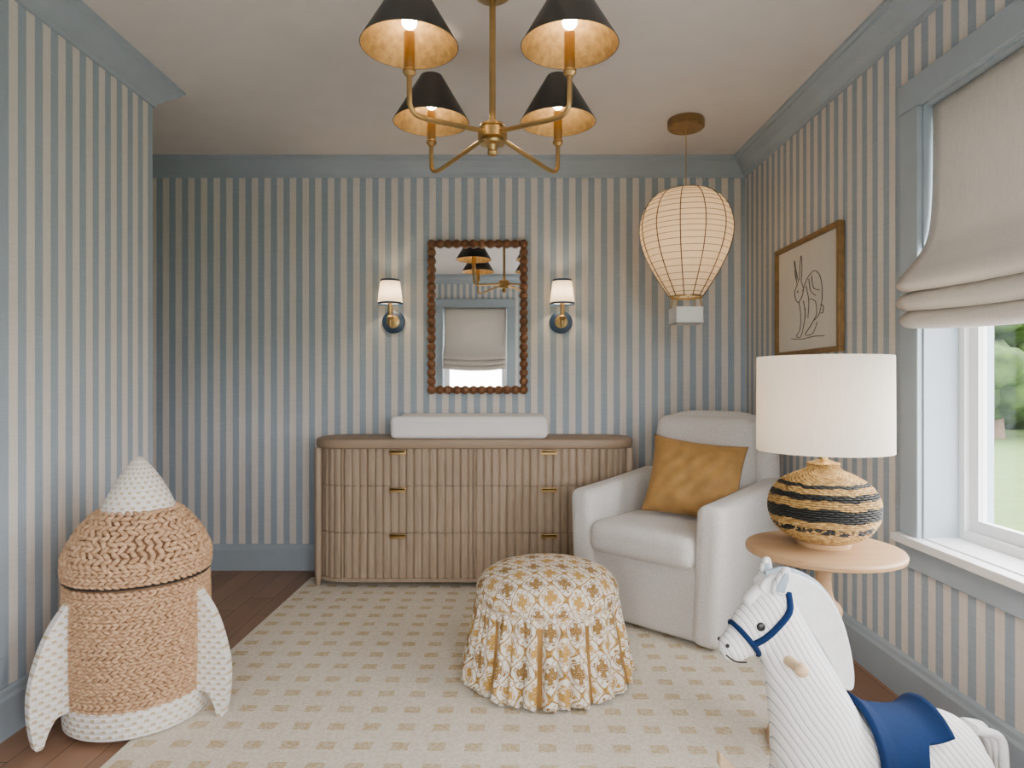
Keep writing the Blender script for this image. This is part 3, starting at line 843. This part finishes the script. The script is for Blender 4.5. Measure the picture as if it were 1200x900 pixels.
for s in (-1, 1):
    cap((-.185, s * .055, .26), .058, (-.205, s * .085, .175), .038); cap((-.205, s * .085, .175), .036, (-.222, s * .098, .125), .034)
    cap((.165, s * .05, .235), .075, (.150, s * .08, .19), .052); cap((.150, s * .08, .19), .047, (.200, s * .09, .145), .034); cap((.200, s * .09, .145), .034, (.192, s * .098, .11), .034)
o = mk('body', HV, HF, M_horse, HR, angle=180)
md = o.modifiers.new('r', 'REMESH'); md.mode = 'VOXEL'; md.voxel_size = .0075; md.use_smooth_shade = True
sm = o.modifiers.new('s', 'SMOOTH'); sm.factor = .6; sm.iterations = 8
# mane
mpts = [(-.320, .672), (-.300, .705), (-.245, .712), (-.170, .675), (-.118, .60), (-.090, .50), (-.088, .43), (-.120, .44), (-.150, .50), (-.195, .57), (-.250, .635)]
mane = [(p[0], p[1]) for p in cat(mpts, 6, True)]
extr('mane', mane, .046, M_mane, HR, bev=.018)
edge = [(p[0], 0.0, p[1]) for p in cat([(a, b) for a, b in mpts[1:7]], 6)]
tubes('mane_piping', [edge], .008, M_manein, HR)
# ears
for s in (-1, 1):
    rbox('ear_%s' % ('l' if s < 0 else 'r'), (.036, .018, .070), .0085, M_horse, HR, (-.278, s * .038, .700), (radians(-14 * s), radians(12), 0), fn=lambda p: Vector((p.x * (1 - .65 * max(0, p.z / .0375)), p.y, p.z)), k=4)
    rbox('ear_lining_%s' % ('l' if s < 0 else 'r'), (.022, .006, .050), .0028, M_manein, HR, (-.280, s * .038 - .0085, .698), (radians(-14 * s), radians(12), 0), fn=lambda p: Vector((p.x * (1 - .65 * max(0, p.z / .0275)), p.y, p.z)), k=3)
rbox('forelock', (.075, .035, .03), .014, M_mane, HR, (-.322, 0, .662), (0, radians(-42), 0), k=4)
for s in (-1, 1):
    sphere('eye_%s' % ('l' if s < 0 else 'r'), .0105, M_black, HR, (-.333, s * .0435, .597), (1, .6, 1))
    sphere('nostril_%s' % ('l' if s < 0 else 'r'), .005, M_dark, HR, (-.404, s * .022, .548), (1, .8, 1), sub=2)
tubes('mouth_stitch', [cat([(-.408, -.022, .527), (-.390, -.034, .516), (-.365, -.037, .514)], 5)], .0018, M_dark, HR)
# bridle
ax = Vector((-.043, 0, -.034)).normalized(); up = Vector((0, 1, 0)); sd = ax.cross(up)
def ring(c, ra, rb): return [tuple(Vector(c) + up * (ra * cos(2 * pi * k / 40)) + sd * (rb * sin(2 * pi * k / 40))) for k in range(40)]
tubes('noseband', [ring((-.352, 0, .556), .0425, .046)], .0065, M_saddle, HR, cyclic=True)
for s in (-1, 1):
    tubes('cheek_strap_%d' % (s + 2), [cat([(-.352, s * .043, .556), (-.325, s * .049, .572), (-.295, s * .053, .600), (-.268, s * .053, .634), (-.258, s * .03, .668)], 6)], .0075, M_saddle, HR)
# handle, saddle
tubes('handle_peg', [[(-.270, -.105, .520), (-.270, .105, .520)]], .0125, M_peg, HR)
for s in (-1, 1): sphere('handle_knob_%d' % (s + 2), .0155, M_peg, HR, (-.270, s * .105, .520))
def sadf(s, t):
    x = -.085 + .205 * t
    amax = radians(112) if t < .50 else radians(112 - 62 * min(1, (t - .50) / .16))
    a = (s * 2 - 1) * amax
    r = .112 - .010 * sin(t * 2.6); zc = .248 + .022 * (1 - t) ** 2
    lift = .022 * max(0, (t - .7) / .3) ** 2 + .014 * max(0, (.2 - t) / .2)
    return (x, (r + lift * .3) * sin(a), zc + (r + lift) * cos(a), a * .12, x)
o = grid('saddle_cloth', 40, 26, sadf, M_saddle, HR, closed=False, angle=80); o.modifiers.new('th', 'SOLIDIFY').thickness = .014
# tail
tubes('tail', [cat([(.235, y, .31), (.275 + abs(y), y * 1.2, .29), (.30, y * 1.6, .23), (.295, y * 1.8, .16)], 6) for y in (-.02, -.01, 0, .01, .02)], .011, M_mane, HR)
# rockers
def rocker():
    n = 40; P = []; top = []
    for k in range(n + 1):
        x = -.37 + .74 * k / n; P.append((x, .002 + 1.42 * x * x)); top.append((x, .038 + 1.42 * x * x))
    return P + top[::-1]
for s in (-1, 1): extr('rocker_%d' % (s + 2), rocker(), .026, M_peg, HR, (0, s * .105, 0), bev=.006)
boxes('cross_bars', [(-.30, -.26, -.105, .105, .145, .165), (.26, .30, -.105, .105, .145, .165)], M_peg, HR, bev=.005)

# ------------------------------------------------------------------ outdoors
M_grass = simple('grass', (0.055, 0.110, 0.012), .95, vscale=3, color2=(0.035, 0.080, 0.008))
M_leaf = simple('foliage', (0.040, 0.085, 0.009), .9, vscale=4, color2=(0.014, 0.036, 0.005))
M_bounce = simple('bounce_grey', (0.42, 0.41, 0.40), .9, vscale=2, var=.08)  # neutral grey for the added bounce slab
GD = root('lawn', (0, 0, -.4))
boxes('grass', [(-60, 60, -60, 60, -.1, 0)], M_grass, GD)
boxes('bounce_slab', [(-6, 4.8, -6, 5.2, 0, .03)], M_bounce, GD)  # unseen slab added to bounce neutral daylight up into the room
M_bark = simple('bark', (.12, .08, .05), .9)
for i, (tx, ty, sc) in enumerate([(14, 19, 1.0), (19, 23, 1.3), (18, 19.5, 1.1), (15, 23, 1.1), (22, 17, 1.4), (22, 27, 1.5), (11, 21, .9)]):
    T = root('tree' if i == 0 else 'tree.%03d' % i, (tx, ty, -.4))
    lathe('trunk', [(0, 0), (.22 * sc, 0), (.14 * sc, 1.2 * sc), (.1 * sc, 2.6 * sc), (0, 2.6 * sc)], M_bark, T, segs=12)
    it = []
    for k in range(14):
        a = random.uniform(0, 6.28); rr = random.uniform(.2, 1.6) * sc; r = random.uniform(.6, 1.1) * sc
        it.append((Vector((rr * cos(a), rr * sin(a), random.uniform(.8, 4.0) * sc)), Vector((r, 0, 0)), Vector((0, r, 0)), Vector((0, 0, r * .85))))
    o = blobs('foliage', it, M_leaf, T, sub=3)
    for v in o.data.vertices: v.co += Vector(mnoise.noise_vector(v.co * 2.5)) * .25

# ------------------------------------------------------------------ world + camera
w = bpy.data.worlds.new('sky'); scene.world = w; w.use_nodes = True
bg = w.node_tree.nodes['Background']; bg.inputs[0].default_value = (1.0, 0.975, 0.985, 1); bg.inputs[1].default_value = 19.0

cam = bpy.data.cameras.new('camera'); cam.lens = 23.1; cam.sensor_width = 36; cam.clip_start = .05
co = bpy.data.objects.new('camera', cam); co.location = (0, 0, 1.17); co.rotation_euler = (radians(90), 0, 0)
col.objects.link(co); scene.camera = co
